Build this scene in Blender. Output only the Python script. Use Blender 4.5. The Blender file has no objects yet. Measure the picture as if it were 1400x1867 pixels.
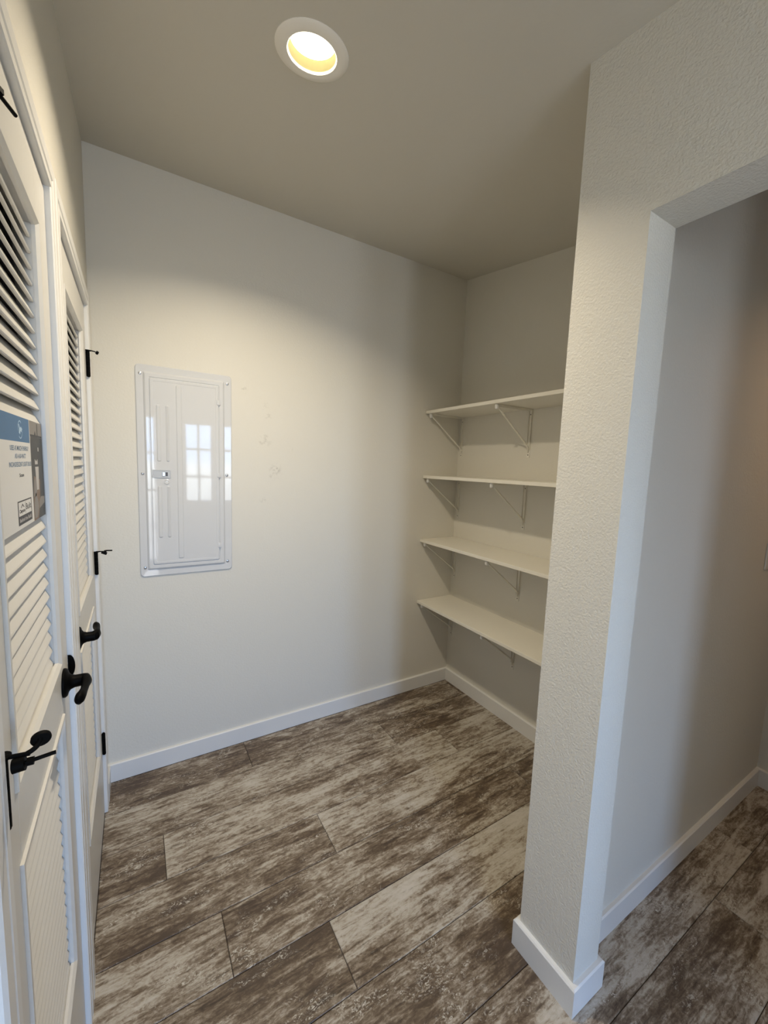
import bpy, bmesh, math, random
from mathutils import Vector, Matrix
random.seed(7)
S = bpy.context.scene
C = S.collection
PI = math.pi
# ------------------------------------------------------------------ camera
cam_d = bpy.data.cameras.new('camera'); cam = bpy.data.objects.new('camera', cam_d); C.objects.link(cam)
S.camera = cam
R = Vector((0.8536645, -0.51953905, 0.0365527)); U = Vector((0.02574049, 0.11218313, 0.9933541)); F = Vector((0.52018684, 0.84705025, -0.10913995))
m = Matrix((( R.x, U.x, -F.x, 0.1428), (R.y, U.y, -F.y, 0.099), (R.z, U.z, -F.z, 1.4555), (0, 0, 0, 1)))
cam.matrix_world = m
cam_d.sensor_fit = 'VERTICAL'; cam_d.sensor_height = 36.0; cam_d.lens = 740.55/1867*36.0
cam_d.clip_start = 0.01
# ------------------------------------------------------------------ sky, exposure, cycles light paths
W_ = bpy.data.worlds.new('sky'); S.world = W_; W_.use_nodes = True
nt = W_.node_tree; nt.nodes.clear()
wo = nt.nodes.new('ShaderNodeOutputWorld'); bg = nt.nodes.new('ShaderNodeBackground'); tc = nt.nodes.new('ShaderNodeTexCoord')
sp = nt.nodes.new('ShaderNodeSeparateXYZ'); cr = nt.nodes.new('ShaderNodeValToRGB'); mr = nt.nodes.new('ShaderNodeMapRange')
mr.inputs[1].default_value = -1; mr.inputs[2].default_value = 1
nt.links.new(tc.outputs['Generated'], sp.inputs[0]); nt.links.new(sp.outputs[2], mr.inputs[0]); nt.links.new(mr.outputs[0], cr.inputs[0])
e = cr.color_ramp.elements
e[0].position = 0.0; e[0].color = (.30, .31, .32, 1)
e[1].position = 1.0; e[1].color = (.22, .42, .85, 1)
for p_, c_ in ((.44, (.40, .42, .45, 1)), (.480, (.66, .74, .80, 1)), (.494, (.72, .80, .88, 1)), (.500, (.48, .68, 1.0, 1)), (.52, (.45, .66, 1.0, 1)), (.60, (.36, .58, 1.0, 1))):
    q = cr.color_ramp.elements.new(p_); q.color = c_
nt.links.new(cr.outputs[0], bg.inputs[0]); nt.links.new(bg.outputs[0], wo.inputs[0])
bg.inputs[1].default_value = 34.0
LAMP_W = 14.8          # watts of one ceiling can
S.view_settings.view_transform = 'Standard'; S.view_settings.look = 'None'
S.view_settings.exposure = 0.0; S.view_settings.gamma = 1; S.view_settings.use_curve_mapping = False
S.cycles.use_denoising = True; S.cycles.max_bounces = 10; S.cycles.diffuse_bounces = 7; S.cycles.glossy_bounces = 4
S.cycles.transparent_max_bounces = 8; S.cycles.sample_clamp_indirect = 6; S.cycles.caustics_reflective = False; S.cycles.caustics_refractive = False

# ------------------------------------------------------------------ measured layout (metres; x along back wall, y depth, z up)
D = 2.163; W = 1.966; XP = 1.119; T = 0.1143; YE = 0.80; YJ = 0.622; HO = 2.034; YW = 0.688; XR = 2.672
SL = 0.1418; ZB = 2.648
YN = -0.50; YP = -2.0           # near jamb of the opening, end of the partition
YF = -2.0; XE = 5.0; YFLAT = -0.3; YH = -1.85
BH = 0.085; BT = 0.014
def zc(y): return ZB + SL*(max(y, YFLAT)-D)

# ------------------------------------------------------------------ materials
def mat(name, col, rough=.5, metal=0, spec=.5, coat=0):
    mm = bpy.data.materials.new(name); mm.use_nodes = True
    b = mm.node_tree.nodes['Principled BSDF']
    b.inputs['Base Color'].default_value = (*col, 1); b.inputs['Roughness'].default_value = rough
    b.inputs['Metallic'].default_value = metal; b.inputs['Specular IOR Level'].default_value = spec
    b.inputs['Coat Weight'].default_value = coat
    return mm
def N(mm, t): return mm.node_tree.nodes.new(t)
def L(mm, a, b): mm.node_tree.links.new(a, b)
def bump(mm, scale, dist, strength=1, detail=3, stretch=(1, 1, 1), rough=.5):
    b = mm.node_tree.nodes['Principled BSDF']
    t = N(mm, 'ShaderNodeTexCoord'); mp = N(mm, 'ShaderNodeMapping'); mp.inputs['Scale'].default_value = stretch
    n = N(mm, 'ShaderNodeTexNoise'); n.inputs['Scale'].default_value = scale; n.inputs['Detail'].default_value = detail; n.inputs['Roughness'].default_value = rough
    bp = N(mm, 'ShaderNodeBump'); bp.inputs['Distance'].default_value = dist; bp.inputs['Strength'].default_value = strength
    L(mm, t.outputs['Object'], mp.inputs[0]); L(mm, mp.outputs[0], n.inputs['Vector']); L(mm, n.outputs['Fac'], bp.inputs['Height']); L(mm, bp.outputs[0], b.inputs['Normal'])
    return n
WALL = (.65, .63, .57)
m_wall = mat('painted_wall', WALL, .62, spec=.3); bump(m_wall, 110, .0011, .55, 2)
m_peel = mat('orange_peel_wall', WALL, .55, spec=.35); bump(m_peel, 190, .0024, .8, 2.0)
m_ceil = mat('ceiling_paint', (.58, .555, .49), .8, spec=.2); bump(m_ceil, 90, .0006, .4, 2)
m_trim = mat('white_trim_paint', (.70, .70, .685), .33, spec=.45); bump(m_trim, 14, .0008, .3, 2)
m_door = mat('white_door_paint', (.625, .615, .585), .36, spec=.45); bump(m_door, 10, .0008, .3, 2)
m_shelf = mat('white_melamine', (.72, .695, .62), .35)
m_brk = mat('white_powder_coat', (.70, .68, .61), .4)
m_enam = mat('white_enamel', (.60, .612, .63), .035, spec=.21); bump(m_enam, 3.0, .0008, .3, 1)
m_black = mat('matte_black_metal', (.002, .002, .002), .5, metal=0, spec=.05)
m_rub = mat('black_rubber', (.003, .003, .003), .6, spec=.08)
m_grey = mat('grey_latch_plastic', (.42, .43, .44), .35)
m_dark = mat('dark_slot', (.06, .06, .065), .5)
m_screw = mat('zinc_screw', (.5, .5, .5), .35, metal=1)
m_can = mat('lamp_trim_white', (.80, .77, .70), .45)
m_baf = mat('lamplit_baffle', (.36, .335, .17), .6, spec=.1)  # white baffle; the dim yellow lamplight on it is put into the colour
m_void = mat('shaded_closet', (.10, .095, .085), .8)  # shade of the closed closet is put into this dark wall colour
m_vinyl = mat('window_vinyl', (.8, .8, .8), .4)
m_len = bpy.data.materials.new('lamp_lens'); m_len.use_nodes = True
b = m_len.node_tree.nodes['Principled BSDF']; b.inputs['Base Color'].default_value = (.9, .88, .8, 1)
b.inputs['Emission Color'].default_value = (1, .86, .64, 1); b.inputs['Emission Strength'].default_value = 6
m_glass = bpy.data.materials.new('window_glass'); m_glass.use_nodes = True
g = m_glass.node_tree; g.nodes.clear(); o = g.nodes.new('ShaderNodeOutputMaterial'); mx = g.nodes.new('ShaderNodeMixShader')
tr = g.nodes.new('ShaderNodeBsdfTransparent'); gl = g.nodes.new('ShaderNodeBsdfGlossy'); gl.inputs['Roughness'].default_value = .02
mx.inputs[0].default_value = .06; g.links.new(tr.outputs[0], mx.inputs[1]); g.links.new(gl.outputs[0], mx.inputs[2]); g.links.new(mx.outputs[0], o.inputs[0])

def smudge(mm, spots):
    """a few small grey scuffs, each a soft blot broken up by noise"""
    b = mm.node_tree.nodes['Principled BSDF']; t = N(mm, 'ShaderNodeTexCoord')
    n = N(mm, 'ShaderNodeTexNoise'); n.inputs['Scale'].default_value = 55; n.inputs['Detail'].default_value = 4
    L(mm, t.outputs['Object'], n.inputs['Vector'])
    thr = N(mm, 'ShaderNodeMapRange'); thr.inputs[1].default_value = .48; thr.inputs[2].default_value = .68; L(mm, n.outputs['Fac'], thr.inputs[0])
    acc = None
    for (x, z, r, k) in spots:
        d = N(mm, 'ShaderNodeVectorMath'); d.operation = 'DISTANCE'; d.inputs[1].default_value = (x, D, z); L(mm, t.outputs['Object'], d.inputs[0])
        r_ = N(mm, 'ShaderNodeMapRange'); r_.inputs[1].default_value = r; r_.inputs[2].default_value = r*.3; r_.inputs[3].default_value = 0; r_.inputs[4].default_value = k
        L(mm, d.outputs['Value'], r_.inputs[0])
        if acc is None: acc = r_.outputs[0]
        else:
            a = N(mm, 'ShaderNodeMath'); a.operation = 'MAXIMUM'; L(mm, acc, a.inputs[0]); L(mm, r_.outputs[0], a.inputs[1]); acc = a.outputs[0]
    mu = N(mm, 'ShaderNodeMath'); mu.operation = 'MULTIPLY'; L(mm, acc, mu.inputs[0]); L(mm, thr.outputs[0], mu.inputs[1])
    mc = N(mm, 'ShaderNodeMix'); mc.data_type = 'RGBA'; mc.inputs[6].default_value = (*WALL, 1); mc.inputs[7].default_value = (.40, .38, .34, 1)
    L(mm, mu.outputs[0], mc.inputs[0]); L(mm, mc.outputs[2], b.inputs['Base Color'])
m_back = mat('painted_back_wall', WALL, .5, spec=.4); bump(m_back, 110, .0011, .55, 2)
smudge(m_back, [(.60, 1.80, .02, .8), (.70, 1.735, .025, .4), (.715, 1.69, .025, .4), (.70, 1.565, .035, .85), (.755, 1.42, .04, .85), (.745, 1.39, .03, .6), (.69, 1.27, .02, .5), (.83, 1.53, .02, .25)])

# distressed whitewashed plank vinyl
def plank_material():
    mm = bpy.data.materials.new('whitewashed_plank_vinyl'); mm.use_nodes = True
    b = mm.node_tree.nodes['Principled BSDF']
    t = N(mm, 'ShaderNodeTexCoord'); oi = N(mm, 'ShaderNodeObjectInfo')
    off = N(mm, 'ShaderNodeVectorMath'); off.operation = 'MULTIPLY_ADD'
    cb = N(mm, 'ShaderNodeCombineXYZ')
    for k, s in enumerate((91.0, 47.0, 13.0)):
        q = N(mm, 'ShaderNodeMath'); q.operation = 'MULTIPLY'; q.inputs[1].default_value = s; L(mm, oi.outputs['Random'], q.inputs[0]); L(mm, q.outputs[0], cb.inputs[k])
    add = N(mm, 'ShaderNodeVectorMath'); add.operation = 'ADD'; L(mm, t.outputs['Object'], add.inputs[0]); L(mm, cb.outputs[0], add.inputs[1])
    def noise(sc, stretch, detail, rough, dist=0, warp=None):
        mp = N(mm, 'ShaderNodeMapping'); mp.inputs['Scale'].default_value = stretch; L(mm, add.outputs[0], mp.inputs[0])
        n = N(mm, 'ShaderNodeTexNoise'); n.inputs['Scale'].default_value = sc; n.inputs['Detail'].default_value = detail
        n.inputs['Roughness'].default_value = rough; n.inputs['Distortion'].default_value = dist
        L(mm, mp.outputs[0], n.inputs['Vector']); return n.outputs['Fac']
    big = noise(1.0, (1.7, 5.0, 1), 3, .5, .5)
    mid = noise(1.0, (5.5, 24, 1), 7, .62, .9)
    streak = noise(1.0, (10, 95, 1), 5, .62, .4)
    rag = noise(1.0, (26, 58, 1), 8, .70, 1.3)
    chip = noise(1.0, (95, 150, 1), 3, .65, .6)
    def mul(a, k, c=None):
        q = N(mm, 'ShaderNodeMath'); q.operation = 'MULTIPLY_ADD'; L(mm, a, q.inputs[0]); q.inputs[1].default_value = k
        if c is None: q.inputs[2].default_value = 0
        elif isinstance(c, float): q.inputs[2].default_value = c
        else: L(mm, c, q.inputs[2])
        return q.outputs[0]
    sx = N(mm, 'ShaderNodeSeparateXYZ'); L(mm, oi.outputs['Color'], sx.inputs[0])     # red channel: how pale this plank is
    v = mul(big, .95, -.475); v = mul(mid, .95, v); v = mul(streak, .62, v); v = mul(rag, .80, v); v = mul(chip, .28, v)
    v = mul(sx.outputs[0], 1.0, v)
    sub = N(mm, 'ShaderNodeMath'); sub.operation = 'SUBTRACT'; L(mm, v, sub.inputs[0]); sub.inputs[1].default_value = 1.375
    cr = N(mm, 'ShaderNodeValToRGB'); L(mm, sub.outputs[0], cr.inputs[0])
    el = cr.color_ramp.elements
    el[0].position = .20; el[0].color = (.075, .052, .036, 1)
    el[1].position = .84; el[1].color = (.49, .455, .405, 1)
    for p_, c_ in ((.34, (.130, .094, .062, 1)), (.45, (.215, .172, .128, 1)), (.53, (.305, .262, .208, 1)), (.60, (.395, .352, .29, 1)), (.68, (.435, .40, .345, 1))):
        q = el.new(p_); q.color = c_
    # pale chipped flecks, in clusters where the wash is worn through
    cl = noise(1.0, (6, 13, 1), 3, .6, .8); fl = noise(1.0, (60, 105, 1), 6, .72, 1.6)
    c1 = N(mm, 'ShaderNodeMapRange'); c1.inputs[1].default_value = .52; c1.inputs[2].default_value = .64; L(mm, cl, c1.inputs[0])
    f1 = N(mm, 'ShaderNodeMapRange'); f1.inputs[1].default_value = .53; f1.inputs[2].default_value = .59; L(mm, fl, f1.inputs[0])
    cf = N(mm, 'ShaderNodeMath'); cf.operation = 'MULTIPLY'; L(mm, c1.outputs[0], cf.inputs[0]); L(mm, f1.outputs[0], cf.inputs[1])
    fm = N(mm, 'ShaderNodeMix'); fm.data_type = 'RGBA'; fm.inputs[7].default_value = (.52, .49, .43, 1); L(mm, cf.outputs[0], fm.inputs[0]); L(mm, cr.outputs[0], fm.inputs[6])
    # thin dark grain lines
    gr = N(mm, 'ShaderNodeMapRange'); gr.inputs[1].default_value = .30; gr.inputs[2].default_value = .42; gr.inputs[3].default_value = .62; gr.inputs[4].default_value = 1
    L(mm, streak, gr.inputs[0])
    mc = N(mm, 'ShaderNodeMix'); mc.data_type = 'RGBA'; mc.blend_type = 'MULTIPLY'; mc.inputs[0].default_value = 1
    L(mm, fm.outputs[2], mc.inputs[6]); L(mm, gr.outputs[0], mc.inputs[7]); L(mm, mc.outputs[2], b.inputs['Base Color'])
    b.inputs['Roughness'].default_value = .42; b.inputs['Specular IOR Level'].default_value = .4
    bp = N(mm, 'ShaderNodeBump'); bp.inputs['Distance'].default_value = .0012; bp.inputs['Strength'].default_value = .5
    L(mm, v, bp.inputs['Height']); L(mm, bp.outputs[0], b.inputs['Normal'])
    return mm
m_plank = plank_material()
m_joint = mat('dark_joint', (.05, .038, .03), .8)

# ------------------------------------------------------------------ mesh helpers
def box(bm, x0, x1, y0, y1, z0, z1, bev=0, seg=1):
    r = bmesh.ops.create_cube(bm, size=1)
    for v in r['verts']:
        v.co = Vector(((x0+x1)/2+v.co.x*(x1-x0), (y0+y1)/2+v.co.y*(y1-y0), (z0+z1)/2+v.co.z*(z1-z0)))
    if bev:
        ed = list({e for v in r['verts'] for e in v.link_edges})
        bmesh.ops.bevel(bm, geom=ed, offset=bev, segments=seg, affect='EDGES', profile=.5)
def cyl(bm, p, q, r0, r1=None, n=16, cap=True):
    p = Vector(p); q = Vector(q); d = q-p; r1 = r0 if r1 is None else r1
    M = Matrix.Translation((p+q)/2) @ d.to_track_quat('Z', 'Y').to_matrix().to_4x4()
    bmesh.ops.create_cone(bm, cap_ends=cap, segments=n, radius1=r0, radius2=r1, depth=d.length, matrix=M)
def lathe(bm, prof, origin, axis, n=32):
    """prof: list of (radius, height) along axis"""
    ax = Vector(axis).normalized(); q = ax.to_track_quat('Z', 'Y'); o = Vector(origin); rings = []
    for r, h in prof:
        if r < 1e-6: rings.append([bm.verts.new(o+q @ Vector((0, 0, h)))])
        else: rings.append([bm.verts.new(o+q @ Vector((r*math.cos(2*PI*k/n), r*math.sin(2*PI*k/n), h))) for k in range(n)])
    for a, b_ in zip(rings, rings[1:]):
        for k in range(n):
            k2 = (k+1) % n
            if len(a) == 1 and len(b_) == 1: continue
            if len(a) == 1: bm.faces.new((a[0], b_[k], b_[k2]))
            elif len(b_) == 1: bm.faces.new((a[k], a[k2], b_[0]))
            else: bm.faces.new((a[k], a[k2], b_[k2], b_[k]))
def tube(bm, pts, radii, n=12, flat=1.0):
    """smooth swept tube through pts, closed with domes; flat squashes along the local second axis"""
    P = [Vector(p) for p in pts]; rings = []; up = Vector((0, 0, 1))
    for i, p in enumerate(P):
        d = (P[min(i+1, len(P)-1)]-P[max(i-1, 0)]).normalized()
        a = d.cross(up); a = a.normalized() if a.length > 1e-4 else Vector((1, 0, 0)); c = a.cross(d).normalized()
        rings.append([bm.verts.new(p+a*radii[i]*flat*math.cos(2*PI*k/n)+c*radii[i]*math.sin(2*PI*k/n)) for k in range(n)])
    for a, b_ in zip(rings, rings[1:]):
        for k in range(n): bm.faces.new((a[k], a[(k+1) % n], b_[(k+1) % n], b_[k]))
    bm.faces.new(rings[0][::-1]); bm.faces.new(rings[-1])
def arc(p0, p1, p2, n=6):
    a, b_, c = Vector(p0), Vector(p1), Vector(p2)
    return [a*(1-t)**2+b_*2*t*(1-t)+c*t*t for t in [k/n for k in range(n+1)]]
def wloc(o):
    v = Vector((0, 0, 0))
    while o is not None: v += o.location; o = o.parent
    return v
def obj(name, bm, mt, parent=None, loc=None, smooth=False, kind=None, label=None):
    """mesh given in world coordinates; the object's origin goes to loc (world)"""
    bmesh.ops.recalc_face_normals(bm, faces=bm.faces)
    me = bpy.data.meshes.new(name); base = Vector(loc) if loc is not None else (wloc(parent) if parent else Vector((0, 0, 0)))
    for v in bm.verts: v.co -= base
    bm.to_mesh(me); bm.free(); me.materials.append(mt)
    if smooth:
        for p in me.polygons: p.use_smooth = True
        try: me.set_sharp_from_angle(angle=math.radians(38))
        except Exception: pass
    o = bpy.data.objects.new(name, me); C.objects.link(o)
    if parent: o.parent = parent
    o.location = base-(wloc(parent) if parent else Vector((0, 0, 0)))
    if kind: o['kind'] = kind
    if label: o['label'] = label
    return o
def thing(name, loc, label=None, cat=None, group=None, kind=None, parent=None):
    o = bpy.data.objects.new(name, None); C.objects.link(o); o.empty_display_size = .05
    if parent: o.parent = parent
    o.location = Vector(loc)-(wloc(parent) if parent else Vector((0, 0, 0)))
    if label: o['label'] = label
    if cat: o['category'] = cat
    if group: o['group'] = group
    if kind: o['kind'] = kind
    return o
def struct(o, label, cat):
    o['kind'] = 'structure'; o['label'] = label; o['category'] = cat; return o
def rename_copy(src, parent, loc):
    o = src.copy(); C.objects.link(o); o.parent = parent; o.location = Vector(loc)-wloc(parent); return o
def sweep(bm, path, prof, side=1):
    """path: xy points; prof: (offset outward, z) closed loop; mitred corners"""
    n = len(path); rows = []
    nm = []
    for i in range(n-1):
        d = Vector((path[i+1][0]-path[i][0], path[i+1][1]-path[i][1])).normalized(); nm.append(Vector((d.y, -d.x))*side)
    for i in range(n):
        if i == 0: mv = nm[0]
        elif i == n-1: mv = nm[-1]
        else:
            s = nm[i-1]+nm[i]; mv = s/(s.length_squared/2)
        rows.append([bm.verts.new((path[i][0]+mv.x*o_, path[i][1]+mv.y*o_, z)) for o_, z in prof])
    k = len(prof)
    for a, b_ in zip(rows, rows[1:]):
        for j in range(k): bm.faces.new((a[j], a[(j+1) % k], b_[(j+1) % k], b_[j]))
    bm.faces.new(rows[0]); bm.faces.new(rows[-1][::-1])
BASE = [(0, 0), (BT, 0), (BT, BH-.004), (BT-.004, BH), (0, BH)]

# ------------------------------------------------------------------ large structure
# floor: slab under individually laid planks
bm = bmesh.new(); box(bm, -.85, XE+.1, YF-.1, D+.1, -.10, -.004)
floor = struct(obj('floor', bm, m_joint), 'whitewashed brown wood-look plank floor of the pantry and hall', 'floor')
PITCH = .1995; PL = 1.347
joints = {9: .59, 8: 1.293, 7: .200, 6: .757, 5: .345, 4: .638, 3: .10, 2: .84, 1: .49, 0: -.15}
TONE = {9: (-.10, -.04), 8: (.02, .0), 7: (-.10, .03), 6: (-.03, .10), 5: (.02, -.06), 4: (-.02, .10), 3: (-.08, -.10), 2: (.02, .02), 1: (.05, .08)}
pcache = {}
def plank_mesh(w):
    key = round(w, 3)
    if key not in pcache:
        b_ = bmesh.new(); box(b_, -w/2+.0009, w/2-.0009, -PITCH/2+.0009, PITCH/2-.0009, -.006, 0)
        top = [e for e in b_.edges if all(abs(v.co.z) < 1e-6 for v in e.verts)]
        bmesh.ops.bevel(b_, geom=top, offset=.0016, segments=1, affect='EDGES')
        me = bpy.data.meshes.new('plank'); b_.to_mesh(me); b_.free(); me.materials.append(m_plank); pcache[key] = me
    return pcache[key]
k = -14
while k <= 9:
    y0 = .352+PITCH*(k-1)
    if y0 > YF-.01:
        j = joints.get(k, random.uniform(0, PL)); x = j-math.ceil((j-0)/PL)*PL
        while x < XE:
            a, b2 = max(x, .0), min(x+PL, XE)
            if b2-a > .03:
                o = bpy.data.objects.new('plank', plank_mesh(b2-a)); C.objects.link(o); o.parent = floor
                o.location = ((a+b2)/2, y0+PITCH/2, 0)
                tn = TONE.get(k, (0, 0))[0 if b2 <= joints.get(k, 0)+.01 else 1] if k in TONE else random.uniform(-.1, .1)
                o.color = (.5+tn, random.random(), 0, 1)
            x += PL
    k += 1
# last sliver row against the back wall
y0 = .352+PITCH*9

# ceiling: sloping underside with the round cut-out of the can light, slab above it
LX, LY = .561, 1.217; LZ = zc(LY)
bm = bmesh.new(); q = .11; n = 48
def cp(x, y): return bm.verts.new((x, y, zc(y)))
def rect(x0, x1, ya, yb): bm.faces.new((cp(x0, ya), cp(x1, ya), cp(x1, yb), cp(x0, yb)))
CANS = [(.56, -1.0), (2.42, -.02), (LX, LY)]
for (ax, ay) in CANS:
    inn = [cp(ax+.066*math.cos(2*PI*k/n), ay+.066*math.sin(2*PI*k/n)) for k in range(n)]; out = []
    for k in range(n):
        c_, s_ = math.cos(2*PI*k/n), math.sin(2*PI*k/n); f_ = q/max(abs(c_), abs(s_)); out.append(cp(ax+f_*c_, ay+f_*s_))
    for k in range(n): bm.faces.new((inn[k], inn[(k+1) % n], out[(k+1) % n], out[k]))
    rect(-.1, ax-q, ay-q, ay+q); rect(ax+q, XE+.1, ay-q, ay+q)
for ya, yb in ((YF-.1, -1.0-q), (-1.0+q, YFLAT), (YFLAT, -.02-q), (-.02+q, LY-q), (LY+q, D+.1)): rect(-.1, XE+.1, ya, yb)
for v0, v1 in ((YF-.1, YFLAT), (YFLAT, D+.1)):
    z0, z1 = zc(v0)+.14, zc(v1)+.14
    vs = [bm.verts.new(p) for p in ((-.1, v0, z0), (XE+.1, v0, z0), (XE+.1, v1, z1), (-.1, v1, z1))]; bm.faces.new(vs)
ceil_o = obj('ceiling', bm, m_ceil)
struct(ceil_o, 'plain off-white sloping ceiling rising towards the panel wall', 'ceiling')

def wallpoly(name, m_, boxes, label, bev=0):
    bm = bmesh.new()
    for bx in boxes: box(bm, *bx, bev=bev)
    return struct(obj(name, bm, m_), label, 'wall')
ZT = 2.9
wallpoly('wall_back', m_back, [(-.1, W+.1, D, D+.1, 0, ZT)], 'off-white wall behind the electrical panel')
wallpoly('wall_right', m_wall, [(W, W+.1, YE, D, 0, ZT)], 'off-white wall behind the four shelves')
DZ = 1.995                                  # door head
D1 = (.668, 1.222); D2 = (1.337, 1.975)     # clear door openings
wallpoly('wall_left', m_wall, [(-.1, 0, YF, D1[0]-.02, 0, ZT), (-.1, 0, D1[1]+.02, D2[0]-.02, 0, ZT), (-.1, 0, D2[1]+.02, D, 0, ZT),
                               (-.1, 0, D1[0]-.02, D1[1]+.02, DZ+.02, ZT), (-.1, 0, D2[0]-.02, D2[1]+.02, DZ+.02, ZT)], 'off-white wall above and between the louvered doors')
wallpoly('wall_partition', m_peel, [(XP, XP+T, YJ, YE, 0, ZT), (XP, XP+T, YN, YJ, HO, ZT), (XP, XP+T, YP, YN, 0, ZT)],
         'textured off-white partition end and header around the hall opening')
wallpoly('wall_divider', m_wall, [(XP+T, XR+.1, YW, YE, 0, ZT)], 'off-white hall wall seen through the opening')
wallpoly('wall_hall', m_wall, [(XR, XR+.1, -.35, YW, 0, ZT), (XR+.1, XE, -.35, -.25, 0, ZT), (XP+T, XE, YH-.1, YH, 0, ZT)], 'off-white end wall at the far right of the hall')
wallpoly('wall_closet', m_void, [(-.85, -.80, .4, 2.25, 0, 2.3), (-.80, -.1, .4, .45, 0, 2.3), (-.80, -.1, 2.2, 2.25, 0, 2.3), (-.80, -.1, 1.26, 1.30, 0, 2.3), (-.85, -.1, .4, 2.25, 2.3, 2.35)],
         'closet walls behind the louvered doors, coloured dark for the shade inside')

# front wall (behind the camera) with the windows whose daylight fills the room
WIN = [(.71, 1.10, .86, 1.98, 2, 3), (.05, .41, .06, 2.03, 1, 4)]
bx = []; x = -.1
for (a, b2, z0, z1, _, _) in sorted(WIN): bx += [(x, a, YF-.1, YF, 0, ZT), (a, b2, YF-.1, YF, 0, z0), (a, b2, YF-.1, YF, z1, ZT)]; x = b2
bx.append((x, XE+.1, YF-.1, YF, 0, ZT))
wallpoly('wall_front', m_wall, bx, 'off-white window wall behind the viewer')
wallpoly('wall_east', m_wall, [(XE, XE+.1, YF-.1, -.25, 0, ZT)], 'off-white far side wall of the hall')
for i, (a, b2, z0, z1, nx, nz) in enumerate(WIN):
    wn = thing('window_%d' % (i+1), ((a+b2)/2, YF-.05, z0), 'narrow white framed window in the corner behind the viewer', 'window', kind='structure')
    if i: wn['label'] = 'white framed window with muntins behind the viewer, nearer the partition'
    bm = bmesh.new(); f_ = .035
    for bb in ((a, a+f_, z0, z1), (b2-f_, b2, z0, z1), (a, b2, z0, z0+f_), (a, b2, z1-f_, z1)): box(bm, bb[0], bb[1], YF-.08, YF-.02, bb[2], bb[3])
    obj('frame', bm, m_vinyl, wn)
    for k in range(1, nx):
        bm = bmesh.new(); xx = a+(b2-a)*k/nx; box(bm, xx-.015, xx+.015, YF-.062, YF-.042, z0+f_, z1-f_); obj('muntin', bm, m_vinyl, wn)
    for k in range(1, nz):
        bm = bmesh.new(); zz = z0+(z1-z0)*k/nz; box(bm, a+f_, b2-f_, YF-.060, YF-.044, zz-.015, zz+.015); obj('muntin', bm, m_vinyl, wn)
    bm = bmesh.new(); box(bm, a+f_, b2-f_, YF-.054, YF-.050, z0+f_, z1-f_); obj('pane', bm, m_glass, wn)
    ld = bpy.data.lights.new('daylight_portal', 'AREA'); ld.shape = 'RECTANGLE'; ld.size = b2-a; ld.size_y = z1-z0; ld.cycles.is_portal = True
    lo = bpy.data.objects.new('daylight_portal', ld); C.objects.link(lo); lo.location = ((a+b2)/2, YF-.11, (z0+z1)/2); lo.rotation_euler = (PI/2, 0, 0)
    lo['kind'] = 'structure'

# baseboards
def base(name, path, side, label):
    bm = bmesh.new(); sweep(bm, path, BASE, side); return struct(obj(name, bm, m_trim), label, 'baseboard')
base('baseboard_back', [(0, D), (W, D)], 1, 'white baseboard along the electrical panel wall')
base('baseboard_right', [(W, D-BT), (W, YE+BT)], 1, 'white baseboard under the shelves')
base('baseboard_partition', [(W-BT, YE), (XP, YE), (XP, YJ), (XP+T, YJ), (XP+T, YW-BT)], 1, 'white baseboard wrapped around the foot of the partition end')
base('baseboard_hall', [(XP+T, YW), (XR, YW), (XR, -.35)], 1, 'white baseboard along the hall wall')
base('baseboard_left', [(0, D2[1]+.0585), (0, D-BT)], 1, 'short white baseboard between the far door casing and the corner')
base('baseboard_front', [(0, YF), (0, D1[0]-.06)], 1, 'white baseboard on the door wall behind the viewer')

# ------------------------------------------------------------------ door casings (mitred, moulded)
PROF = [(0, 0), (0, .0095), (.0025, .012), (.017, .012), (.0195, .0102), (.023, .0102), (.026, .0125), (.050, .0130), (.0555, .0095), (.0570, 0)]
def casing(name, y0, y1, zt, label):
    bm = bmesh.new(); rows = []
    for (sy, yy, sz, zz) in ((-1, y0, 0, 0), (-1, y0, 1, zt), (1, y1, 1, zt), (1, y1, 0, 0)):
        rows.append([bm.verts.new((h, yy+sy*w_, zz+sz*w_)) for w_, h in PROF])
    for a, b_ in zip(rows, rows[1:]):
        for j in range(len(PROF)): bm.faces.new((a[j], a[(j+1) % len(PROF)], b_[(j+1) % len(PROF)], b_[j]))
    bm.faces.new(rows[0]); bm.faces.new(rows[-1][::-1])
    o = struct(obj(name, bm, m_trim), label, 'casing')
    bm = bmesh.new(); box(bm, -.1, 0, y0-.019, y0, 0, zt+.019); box(bm, -.1, 0, y1, y1+.019, 0, zt+.019); box(bm, -.1, 0, y0, y1, zt, zt+.019)
    box(bm, -.05, -.038, y0, y0+.012, 0, zt); box(bm, -.05, -.038, y1-.012, y1, 0, zt); box(bm, -.05, -.038, y0, y1, zt-.012, zt)
    obj('jamb', bm, m_trim, o)
    return o
cas1 = casing('trim_1', *D1, DZ, 'white moulded casing around the nearer louvered door')
cas2 = casing('trim_2', *D2, DZ, 'white moulded casing around the farther louvered door')

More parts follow.
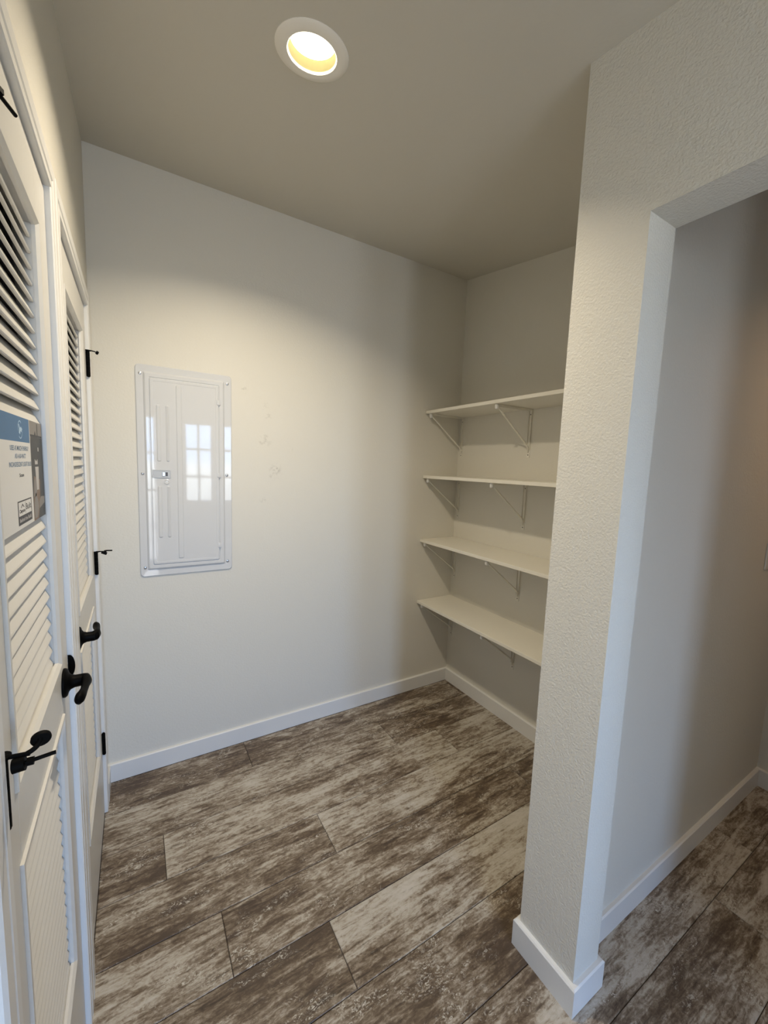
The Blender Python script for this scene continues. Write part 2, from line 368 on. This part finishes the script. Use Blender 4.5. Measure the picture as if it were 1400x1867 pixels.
# ------------------------------------------------------------------ louvered doors
OP = [(1.032, 1.872), (.335, .905)]; SP = .0279
def louver_door(name, y0, y1, oy0, oy1, label):
    d = thing(name, (-.018, (y0+y1)/2, .008), label, 'door', kind='structure')
    z0, z1 = .008, DZ-.004; xf, xb = 0, -.035
    for (a, b2) in ((y0, oy0), (oy1, y1)):
        bm = bmesh.new(); box(bm, xb, xf, a, b2, z0, z1, bev=.0012); obj('stile', bm, m_door, d)
    for (a, b2) in ((z0, OP[1][0]), (OP[1][1], OP[0][0]), (OP[0][1], z1)):
        bm = bmesh.new(); box(bm, xb, xf, oy0, oy1, a, b2); obj('rail', bm, m_door, d)
    slat = None; n_tot = 0
    for (a, b2) in OP:
        # sticking: small raised moulding framing the louvers, chamfered to the inside
        bm = bmesh.new(); mw, mh = .012, .0042
        rows = []
        for (yy, zz, sy, sz) in ((oy0, a, -1, -1), (oy1, a, 1, -1), (oy1, b2, 1, 1), (oy0, b2, -1, 1)):
            rows.append([bm.verts.new((h, yy+sy*w_, zz+sz*w_)) for w_, h in ((-.0035, -.0068), (-.0030, -.0010), (.0040, mh), (mw-.001, mh), (mw, 0), (.0005, -.0068))])
        for i in range(4):
            r0, r1 = rows[i], rows[(i+1) % 4]
            for j in range(6): bm.faces.new((r0[j], r0[(j+1) % 6], r1[(j+1) % 6], r1[j]))
        obj('moulding', bm, m_door, d)
        n = int(round((b2-a)/SP)); st = (b2-a)/n
        for i in range(n):
            zz = a+st*i+.001
            if slat is None:
                bm = bmesh.new(); wy = (oy1-oy0)/2-.0030
                # cross-section in x,z: front edge low, back edge high
                cs = [(-.0100, .0002), (-.0088, .0022), (-.0096, .0050), (-.0236, .0350), (-.0256, .0357), (-.0276, .0343), (-.0140, .0006)]
                A = [bm.verts.new((x_, -wy, z_)) for x_, z_ in cs]; B = [bm.verts.new((x_, wy, z_)) for x_, z_ in cs]
                for j in range(7): bm.faces.new((A[j], A[(j+1) % 7], B[(j+1) % 7], B[j]))
                bm.faces.new(A); bm.faces.new(B[::-1])
                for v in bm.verts: v.co += Vector((0, (oy0+oy1)/2, zz))
                slat = obj('slat', bm, m_door, d, loc=(0, (oy0+oy1)/2, zz))
            elif zz+.0352 < b2+.012: rename_copy(slat, d, (0, (oy0+oy1)/2, zz))
    return d
door1 = louver_door('door_1', D1[0]+.004, D1[1]-.003, 0.760, 1.113, 'nearer white louvered closet door with a taped flyer')
door2 = louver_door('door_2', D2[0]+.003, D2[1]-.004, 1.452, 1.845, 'farther white louvered closet door next to the panel wall')
def lever(parent, y, z, dirn, edge_y, lip):
    h = thing('lever_handle', (0, y, z), parent=parent)
    bm = bmesh.new(); lathe(bm, [(0, 0), (.0300, 0), (.0300, .004), (.0275, .0070), (.020, .0095), (.0155, .013), (.0130, .020), (.0125, .038), (0, .038)], (.0002, y, z), (1, 0, 0), 32)
    obj('rosette', bm, m_black, h, smooth=True)
    bm = bmesh.new(); s = dirn
    pts = [(.026, y, z), (.033, y, z), (.0395, y+s*.004, z+.0005), (.0415, y+s*.013, z+.001), (.041, y+s*.030, z+.001), (.040, y+s*.052, z), (.038, y+s*.066, z-.001), (.036, y+s*.078, z-.001), (.034, y+s*.087, z-.001), (.032, y+s*.092, z-.001)]
    tube(bm, pts, [.0120, .0135, .0140, .0130, .0100, .0092, .0110, .0125, .0105, .005], n=16, flat=.72)
    obj('lever', bm, m_black, h, smooth=True)
    return h
lever(door1, 1.150, .972, -1, D1[1], True)
lever(door2, 1.405, .972, 1, D2[0], False)
# latch strike with its rounded lip on the jamb edge beside the nearer handle
def strike(par, y, sgn):
    bm = bmesh.new(); n = 14
    y1 = y-sgn*.0002; y2 = y-sgn*.0016; A = []; B = []
    for k in range(n+1):
        t_ = -PI/2+PI*k/n; xx = .003+.0105*math.cos(t_); zz = .978+.026*math.sin(t_); A.append((xx, y1, zz)); B.append((xx, y2, zz))
    A += [(.0004, y1, 1.004), (.0004, y1, .952)]; B += [(.0004, y2, 1.004), (.0004, y2, .952)]
    va = [bm.verts.new(p) for p in A]; vb = [bm.verts.new(p) for p in B]
    for j in range(len(va)): k2 = (j+1) % len(va); bm.faces.new((va[j], va[k2], vb[k2], vb[j]))
    bm.faces.new(va); bm.faces.new(vb[::-1]); obj('strike_plate', bm, m_black, par)
strike(cas1, D1[1], 1); strike(cas2, D2[0], -1)

XH = .0066
def hinge(parent, y, z0, z1, near):
    """butt hinge: knuckles, pin heads and the wrapped leaf edges; z0..z1 barrel"""
    h = thing('hinge', (0, y, z0), parent=parent)
    bm = bmesh.new(); xb_, r = XH, .0060; seg = (z1-z0)/5
    for k in range(5): cyl(bm, (xb_, y, z0+seg*k+.0004), (xb_, y, z0+seg*(k+1)-.0004), r, n=16)
    obj('knuckle', bm, m_black, h, smooth=True)
    bm = bmesh.new(); lathe(bm, [(0, 0), (.0052, 0), (.0052, .003), (.003, .0055), (0, .006)], (xb_, y, z1), (0, 0, 1), 14)
    lathe(bm, [(0, 0), (.0052, 0), (.0052, .002), (0, .004)], (xb_, y, z0), (0, 0, -1), 14)
    obj('pin', bm, m_black, h, smooth=True)
    bm = bmesh.new(); box(bm, .0002, .0022, y-.0125*near, y+.0005*near, z0, z1) if near > 0 else box(bm, .0002, .0022, y-.0005, y+.0125, z0, z1)
    obj('leaf', bm, m_black, h)
    return h
def pin_stop(h, y, z, s, style, ang=0, ext=1):
    """hinge pin door stop; s = +1 when the door lies towards +y of the pin"""
    xb_ = XH
    bm = bmesh.new(); lathe(bm, [(.0045, 0), (.0095, 0), (.0095, .003), (.0045, .003), (.0045, 0)], (xb_, y, z), (0, 0, 1), 16)
    if style == 'near':
        # arm from the pin, pad on its curved tongue, threaded rod with rubber bumper
        ca, sa = math.cos(ang), math.sin(ang)
        def q_(u, v, w): return (xb_+u*ca-v*sa, y+u*sa+v*ca, z+w)
        tube(bm, [q_(0, 0, .001), q_(.010, -.002, .001), q_(.026*ext, -.004, .001)], [.0028, .0026, .0026], n=8)
        obj('stop_ring', bm, m_black, h, smooth=True)
        bm = bmesh.new(); tube(bm, arc(q_(.023*ext, -.003, .001), q_(.034*ext, .002, .003), q_(.033*ext, .008, .009), 6), [.0028]*7, n=8)
        lathe(bm, [(0, 0), (.0092, 0), (.0100, .002), (.0095, .005), (.005, .007), (0, .0072)], q_(.034*ext, .008, .007), (-ca*.2-sa*.9, -sa*.2+ca*.9, .25), 20)
        obj('stop_pad', bm, m_rub, h, smooth=True)
        bm = bmesh.new(); cyl(bm, q_(.0115*ext, -.008, -.0075), q_(.0225*ext, -.008, -.0065), .0078, n=18); cyl(bm, q_(.024*ext, -.008, -.006), q_(.030*ext, -.008, -.006), .0050, n=6); cyl(bm, q_(.018*ext, -.008, -.007), q_(.049*ext, -.003, -.0055), .0022, n=12)
        obj('stop_rod', bm, m_black, h, smooth=True)
    else:
        tube(bm, [(xb_, y, z+.002), (.018, y-s*.001, z+.0025), (.030, y-s*.003, z+.001)], [.0028, .0022, .0020], n=8)
        obj('stop_ring', bm, m_black, h, smooth=True)
        bm = bmesh.new(); lathe(bm, [(0, 0), (.0055, .001), (.0068, .005), (.0055, .009), (0, .010)], (.030, y-s*.004, z+.001), (.75, -.15*s, -.35), 14)
        if style == 'rod':
            cyl(bm, (.024, y-s*.004, z-.001), (.040, y-s*.006, z-.009), .0055, n=12); cyl(bm, (.036, y-s*.01, z+.003), (.058, y-s*.014, z+.001), .0026, n=10)
        obj('stop_pad', bm, m_rub, h, smooth=True)
yh = D2[1]-.004
for (za, zb, st_) in ((1.747, 1.834, 'ball'), (1.007, 1.090, 'rod'), (.262, .348, None)):
    h = hinge(door2, yh, za, zb, -1)
    if st_: pin_stop(h, yh, zb+.002, -1, st_)
yh = D1[0]+.005
for (za, zb, an, ex) in ((1.748, 1.833, 1.18, 1.6), (1.032, 1.115, -.03, 1.0), (.262, .348, None, 1)):
    h = hinge(door1, yh, za, zb, 1)
    if an is not None: pin_stop(h, yh, zb+.002, 1, 'near', an, ex)

# ------------------------------------------------------------------ ceiling can light
def can_light(x, y, label, power, tint=(1, .86, .65)):
    slope = SL if y > YFLAT else 0
    nrm = Vector((0, slope, -1)).normalized(); z = zc(y); o_ = Vector((x, y, z))
    t = thing('ceiling_light', (x, y, z), label, 'ceiling light')
    bm = bmesh.new(); lathe(bm, [(.064, 0), (.0945, 0), (.0945, .0015), (.090, .0045), (.074, .0065), (.064, .0055), (.0615, .003), (.0615, -.001), (.064, 0)], o_, nrm, 56)
    obj('trim_ring', bm, m_can, t, smooth=True)
    bm = bmesh.new(); lathe(bm, [(.0618, .003), (.0585, -.024), (.0540, -.0245), (.0650, -.028), (.0655, -.0005)], o_, nrm, 56)
    obj('baffle', bm, m_baf, t, smooth=True)
    bm = bmesh.new(); lathe(bm, [(0, -.0215), (.045, -.0222), (.0580, -.0235), (.0580, -.0265), (0, -.0265)], o_, nrm, 48)
    obj('lens', bm, m_len, t, smooth=True)
    bm = bmesh.new(); lathe(bm, [(0, -.029), (.068, -.029), (.068, -.12), (0, -.12)], o_, nrm, 32); obj('housing', bm, m_screw, t)
    ld = bpy.data.lights.new('can_lamp', 'AREA'); ld.shape = 'DISK'; ld.size = .084; ld.spread = math.radians(134); ld.energy = power; ld.color = tint
    lo = bpy.data.objects.new('can_lamp', ld); C.objects.link(lo); lo.parent = t; lo.location = nrm*-.010
    lo.rotation_mode = 'QUATERNION'; lo.rotation_quaternion = nrm.to_track_quat('-Z', 'Y')
    return t
can_light(LX, LY, 'round white recessed ceiling light glowing above the pantry floor', LAMP_W)
can_light(.56, -1.0, 'second recessed ceiling light, behind the viewer', LAMP_W*.4)
can_light(2.42, -.02, 'recessed ceiling light of the hall beyond the opening', LAMP_W*.17, (1, .64, .36))

# ------------------------------------------------------------------ electrical panel
P = thing('electrical_panel', (.3455, D, .929), 'tall glossy white metal electrical panel cover on the back wall', 'electrical panel')
def rrect(x0, x1, z0, z1, r, n=5):
    pts = []
    for (cx, cz, a0) in ((x1-r, z1-r, 0), (x0+r, z1-r, PI/2), (x0+r, z0+r, PI), (x1-r, z0+r, 3*PI/2)):
        for k in range(n+1): t_ = a0+PI/2*k/n; pts.append((cx+r*math.cos(t_), cz+r*math.sin(t_)))
    return pts
def stack(bm, levels):
    """levels: list of (x0,x1,z0,z1,r,y) rings joined outward to a capped face"""
    prev = None
    for (x0, x1, z0, z1, r, y_) in levels:
        ring = [bm.verts.new((px, y_, pz)) for px, pz in rrect(x0, x1, z0, z1, r)]
        if prev:
            for j in range(len(ring)): k2 = (j+1) % len(ring); bm.faces.new((prev[j], prev[k2], ring[k2], ring[j]))
        prev = ring
    bm.faces.new(prev)
def inset(x0, x1, z0, z1, i): return (x0+i, x1-i, z0+i, z1-i)
pc = (.1515, .5395, .930, 1.8535)
tr_ = (.184, .5035, .964, 1.822); dr = (.2035, .4805, .985, 1.800)
bm = bmesh.new()
stack(bm, [(*pc, .016, D-.0005), (*inset(*pc, 0), .016, D-.003), (*inset(*pc, .003), .014, D-.0055), (*inset(*tr_, -.004), .006, D-.0045), (*inset(*tr_, 0), .005, D-.009), (*inset(*tr_, .004), .005, D-.0115), (*inset(*dr, -.0045), .006, D-.0115), (*inset(*dr, -.0022), .005, D-.0095)])
obj('cover_plate', bm, m_enam, P)
bm = bmesh.new()
stack(bm, [(*dr, .006, D-.0097), (*dr, .006, D-.0118), (*inset(*dr, .0022), .005, D-.0140), (*inset(*dr, .0110), .005, D-.0140), (*inset(*dr, .0130), .005, D-.0132)])
pd = obj('door', bm, m_enam, P)
ribs = [(.226, .243, 1.445, 1.690), (.262, .276, 1.445, 1.690), (.226, .243, 1.105, 1.338), (.262, .276, 1.105, 1.338), (.3035, .327, 1.005, 1.780)]
for r_ in ribs:
    bm = bmesh.new(); stack(bm, [(*r_, .006, D-.0130), (*inset(*r_, .0015), .005, D-.0148), (*inset(*r_, .0042), .003, D-.0162)])
    obj('pressed_rib', bm, m_enam, pd)
bm = bmesh.new(); lp = (.2065, .2780, 1.3735, 1.4085)
stack(bm, [(*lp, .002, D-.0130), (*inset(*lp, .0005), .002, D-.0165), (*inset(*lp, .003), .002, D-.0165), (*inset(*lp, .0036), .002, D-.0155)]); obj('latch_plate', bm, m_grey, pd, label='grey latch plate')
bm = bmesh.new(); box(bm, .2450, .2555, D-.0190, D-.0154, 1.3815, 1.3985, bev=.001); obj('latch_slide', bm, m_screw, pd, label='metal latch slide')
bm = bmesh.new(); box(bm, .2580, .2660, D-.0162, D-.0154, 1.3815, 1.3985); obj('latch_slot', bm, m_dark, pd, label='dark latch slot')
bm = bmesh.new(); lathe(bm, [(.0115, 0), (.0115, .0015), (.0090, .0028), (.0065, .0015), (.0065, .0020), (0, .0030)], (.262, D-.0132, 1.356), (0, -1, 0), 24); obj('embossed_ring', bm, m_enam, pd, smooth=True)
for z_ in (1.725, 1.391, 1.056):
    bm = bmesh.new(); box(bm, .4735, .4895, D-.0165, D-.0110, z_-.011, z_+.011, bev=.0015, seg=2); cyl(bm, (.4825, D-.0150, z_-.013), (.4825, D-.0150, z_+.013), .0030, n=10)
    obj('hinge', bm, m_enam, pd, smooth=True)
for (x_, z_) in ((.170, 1.815), (.5205, 1.816), (.170, 1.391), (.5165, 1.391), (.170, .972), (.5185, .972)):
    bm = bmesh.new(); lathe(bm, [(.0062, 0), (.0058, .0016), (.003, .0026), (0, .0028)], (x_, D-.0053, z_), (0, -1, 0), 16)
    obj('screw', bm, m_screw, P, smooth=True)

# ------------------------------------------------------------------ shelves on triangular brackets
SD = .2796
SH = [(1.8116, 'topmost white shelf on brackets, seen from below'), (1.4146, 'second white shelf from the top, edge at eye level'),
      (1.0089, 'third white shelf from the top, its top surface showing'), (.6045, 'lowest white shelf, nearest the floor and the baseboard')]
proto = None
def make_bracket(par, y, zt):
    """zt = underside of the shelf"""
    h = thing('bracket', (W, y, zt-.255), parent=par)
    bm = bmesh.new(); box(bm, W-.0028, W-.0002, y-.0095, y+.0095, zt-.2565, zt-.0005, bev=.0008); box(bm, W-.009, W-.0026, y-.0095, y-.0078, zt-.215, zt-.0005); box(bm, W-.009, W-.0026, y+.0078, y+.0095, zt-.215, zt-.0005)
    obj('wall_strip', bm, m_brk, h)
    bm = bmesh.new(); box(bm, W-.262, W-.0028, y-.0095, y+.0095, zt-.0030, zt-.0004, bev=.0006); box(bm, W-.255, W-.009, y-.0095, y-.0078, zt-.0095, zt-.0028); box(bm, W-.255, W-.009, y+.0078, y+.0095, zt-.0095, zt-.0028)
    obj('shelf_arm', bm, m_brk, h)
    bm = bmesh.new(); tube(bm, [(W-.006, y, zt-.232), (W-.008, y, zt-.205), (W-.02, y, zt-.190), (W-.245, y, zt-.022), (W-.256, y, zt-.010)], [.0035, .0048, .0045, .0045, .0050], n=10)
    obj('brace', bm, m_brk, h, smooth=True)
    bm = bmesh.new(); lathe(bm, [(0, 0), (.0085, 0), (.0092, .004), (.0092, .020), (.006, .0245), (0, .025)], (W-.262, y, zt-.0006), (0, 0, -1), 20); obj('end_cap', bm, m_trim, h, smooth=True)
    for z_ in (zt-.028, zt-.243):
        bm = bmesh.new(); lathe(bm, [(.0032, 0), (.0030, .001), (0, .0016)], (W-.0028, y, z_), (-1, 0, 0), 10); obj('screw', bm, m_dark, h)
    return h
sh0 = None
for i, (zt, lab) in enumerate(SH):
    t = thing('shelf', (W-SD/2, (D+YE)/2, zt-.018), lab, 'shelf', 'white shelves in the nook')
    bm = bmesh.new(); box(bm, W-SD, W-.0005, YE+.003, D-.001, zt-.018, zt, bev=.0012); obj('board', bm, m_shelf, t)
    for y in (2.130, 1.595, 1.045): make_bracket(t, y, zt-.018)

# ------------------------------------------------------------------ switch plate at the picture's right edge
bm = bmesh.new(); box(bm, 2.378, 2.448, YW-.0065, YW-.0003, 1.087, 1.201, bev=.0025, seg=2)
t = thing('switch_plate', (2.413, YW, 1.087), 'white wall switch plate on the hall wall, cut by the right picture edge', 'switch plate')
obj('plate', bm, m_trim, t)
bm = bmesh.new(); box(bm, 2.397, 2.429, YW-.0095, YW-.0060, 1.111, 1.177, bev=.001); obj('rocker', bm, m_trim, t)

# ------------------------------------------------------------------ flyer taped to the nearer door's louvers
FX = -.0084; fy0, fy1, fz0, fz1 = .812, 1.108, 1.3414, 1.5128
t = thing('flyer', (FX, (fy0+fy1)/2, fz0), 'printed flyer with blue header and photo strip taped to the nearer louvered door', 'flyer')
def paper(c, r=.5):
    return mat('print_%02x%02x%02x' % tuple(int(v*255) for v in c), c, r, spec=.4)
cw, cb_, ck, cg = paper((.70, .70, .69), .38), paper((.055, .16, .33)), paper((.035, .036, .04)), paper((.23, .22, .21))
clb = paper((.42, .60, .80)); cbl = paper((.09, .19, .33)); cbr = paper((.20, .14, .10)); cmd = paper((.05, .053, .055)); clg = paper((.50, .49, .49))
bm = bmesh.new(); box(bm, FX, FX+.0004, fy0, fy1, fz0, fz1); obj('sheet', bm, cw, t)
fp = [FX+.0005]
def flat(name, pts, mt, lift=0, label=None):
    """flat printed patch, pts in (u across 0..1, v up 0..1) of the sheet"""
    x = FX+.00045+.00004*lift; bm = bmesh.new()
    bm.faces.new([bm.verts.new((x, fy0+(fy1-fy0)*u, fz0+(fz1-fz0)*v)) for u, v in pts]); return obj(name, bm, mt, t, label=label)
def q4(u0, u1, v0, v1): return [(u0, v0), (u1, v0), (u1, v1), (u0, v1)]
UB = .655                                     # where the photo strip begins
flat('blue_header', q4(0, UB-.01, .775, 1), cb_, 0, 'blue header band')
flat('photo_strip', q4(UB, 1, 0, 1), cg, 0, 'photo strip of a dark water tank')
flat('tank', [(UB+.005, 0), (UB+.345, 0), (UB+.345, .84), (UB+.03, .85), (UB+.01, .80)], cmd, 1, 'dark tank')
flat('tank_lid', q4(UB+.01, UB+.345, .845, .865), ck, 2)
flat('pipe', q4(UB+.20, UB+.225, .86, .985), ck, 1)
flat('fitting', [(UB+.12, .865), (UB+.17, .865), (UB+.15, .91)], ck, 1)
flat('energy_label', [(UB+.12, .30), (UB+.18, .30), (UB+.20, .54), (UB+.10, .54)], clg, 3)
flat('badge', [(UB+.10, .565), (UB+.18, .565), (UB+.18, .62), (UB+.14, .595), (UB+.10, .62)], clg, 3)
flat('mark', q4(UB+.20, UB+.225, .70, .74), clg, 3)
flat('wood_post', [(UB+.0, .0), (UB+.13, .0), (UB+.20, .20), (UB+.22, .40), (UB+.05, .45), (UB+.02, .25)], cbr, 2)
flat('loop', [(UB+.03, .24), (UB+.09, .24), (UB+.12, .30), (UB+.09, .43), (UB+.05, .40)], cg, 4)
flat('vase', [(UB+.02, .02), (UB+.10, .02), (UB+.15, .12), (UB+.13, .20), (UB+.08, .28), (UB+.03, .18)], cg, 4)
flat('rock', [(UB+.17, .10), (UB+.33, .14), (UB+.33, .21), (UB+.22, .22), (UB+.17, .17)], cg, 4)
def text(name, s, u, v, h, mt, width=None, lift=2, bold=0, label=None):
    c = bpy.data.curves.new(name, 'FONT'); c.body = s; c.size = h*(fz1-fz0)*1.38; c.align_x = 'CENTER'; c.align_y = 'CENTER'; c.offset = bold
    o = bpy.data.objects.new(name, c); C.objects.link(o); bpy.context.view_layer.update()
    me = bpy.data.meshes.new_from_object(o.evaluated_get(bpy.context.evaluated_depsgraph_get())); bpy.data.objects.remove(o)
    w0 = max(v_.co.x for v_ in me.vertices)-min(v_.co.x for v_ in me.vertices); k = (width*(fy1-fy0)/w0) if width else 1
    base_ = wloc(t); x = FX+.00045+.00004*lift
    for v_ in me.vertices: v_.co = Vector((x, fy0+(fy1-fy0)*u+v_.co.x*k, fz0+(fz1-fz0)*v+v_.co.y))-base_
    me.materials.clear(); me.materials.append(mt); o = bpy.data.objects.new(name, me); C.objects.link(o); o.parent = t
    if label: o['label'] = label
    return o
text('headline', 'USES AS MUCH ENERGY', .40, .715, .042, cbl, .40, bold=.0001)
text('headline', 'AS A 60-WATT', .41, .645, .042, cbl, .24, bold=.0001)
text('headline', 'INCANDESCENT LIGHT BULB', .41, .572, .042, cbl, .48, bold=.0001)
text('small_print', 'Scan', .41, .475, .03, ck, .10, bold=.0002)
# header logo: an open ring with a swash
bm = bmesh.new(); n = 36; x = FX+.00055; cy_, cz_ = fy0+(fy1-fy0)*.43, fz0+(fz1-fz0)*.885; v0 = None
for k in range(n):
    t_ = 2*PI*k/n
    if .25 < (t_ % PI) < .75: v0 = None; continue
    a = [bm.verts.new((x, cy_+r_*math.cos(t_), cz_+r_*math.sin(t_))) for r_ in (.0125, .0140)]
    if v0: bm.faces.new((v0[0], v0[1], a[1], a[0]))
    v0 = a
obj('logo_ring', bm, clb, t)
flat('logo_mark', [(.40, .855), (.425, .84), (.44, .875), (.46, .86), (.475, .895), (.45, .915), (.43, .90), (.41, .935), (.395, .93), (.41, .89)], clb, 3)
# boxed builder logo near the foot
flat('logo_frame', q4(.285, .605, .035, .250), ck, 1, 'black boxed logo'); flat('logo_field', q4(.300, .590, .115, .238), cw, 2)
text('logo_text', 'Clayton', .375, .155, .030, ck, .125, 3, .0003); text('logo_text', 'Built', .520, .178, .058, ck, .12, 3, .0003)
flat('logo_roof', [(.345, .185), (.36, .185), (.385, .205), (.41, .185), (.425, .185), (.385, .222)], ck, 3)
flat('logo_rule', q4(.447, .452, .12, .232), ck, 3)
text('logo_text', 'Behind the Build', .445, .074, .034, clg, .27, 3, .0002)
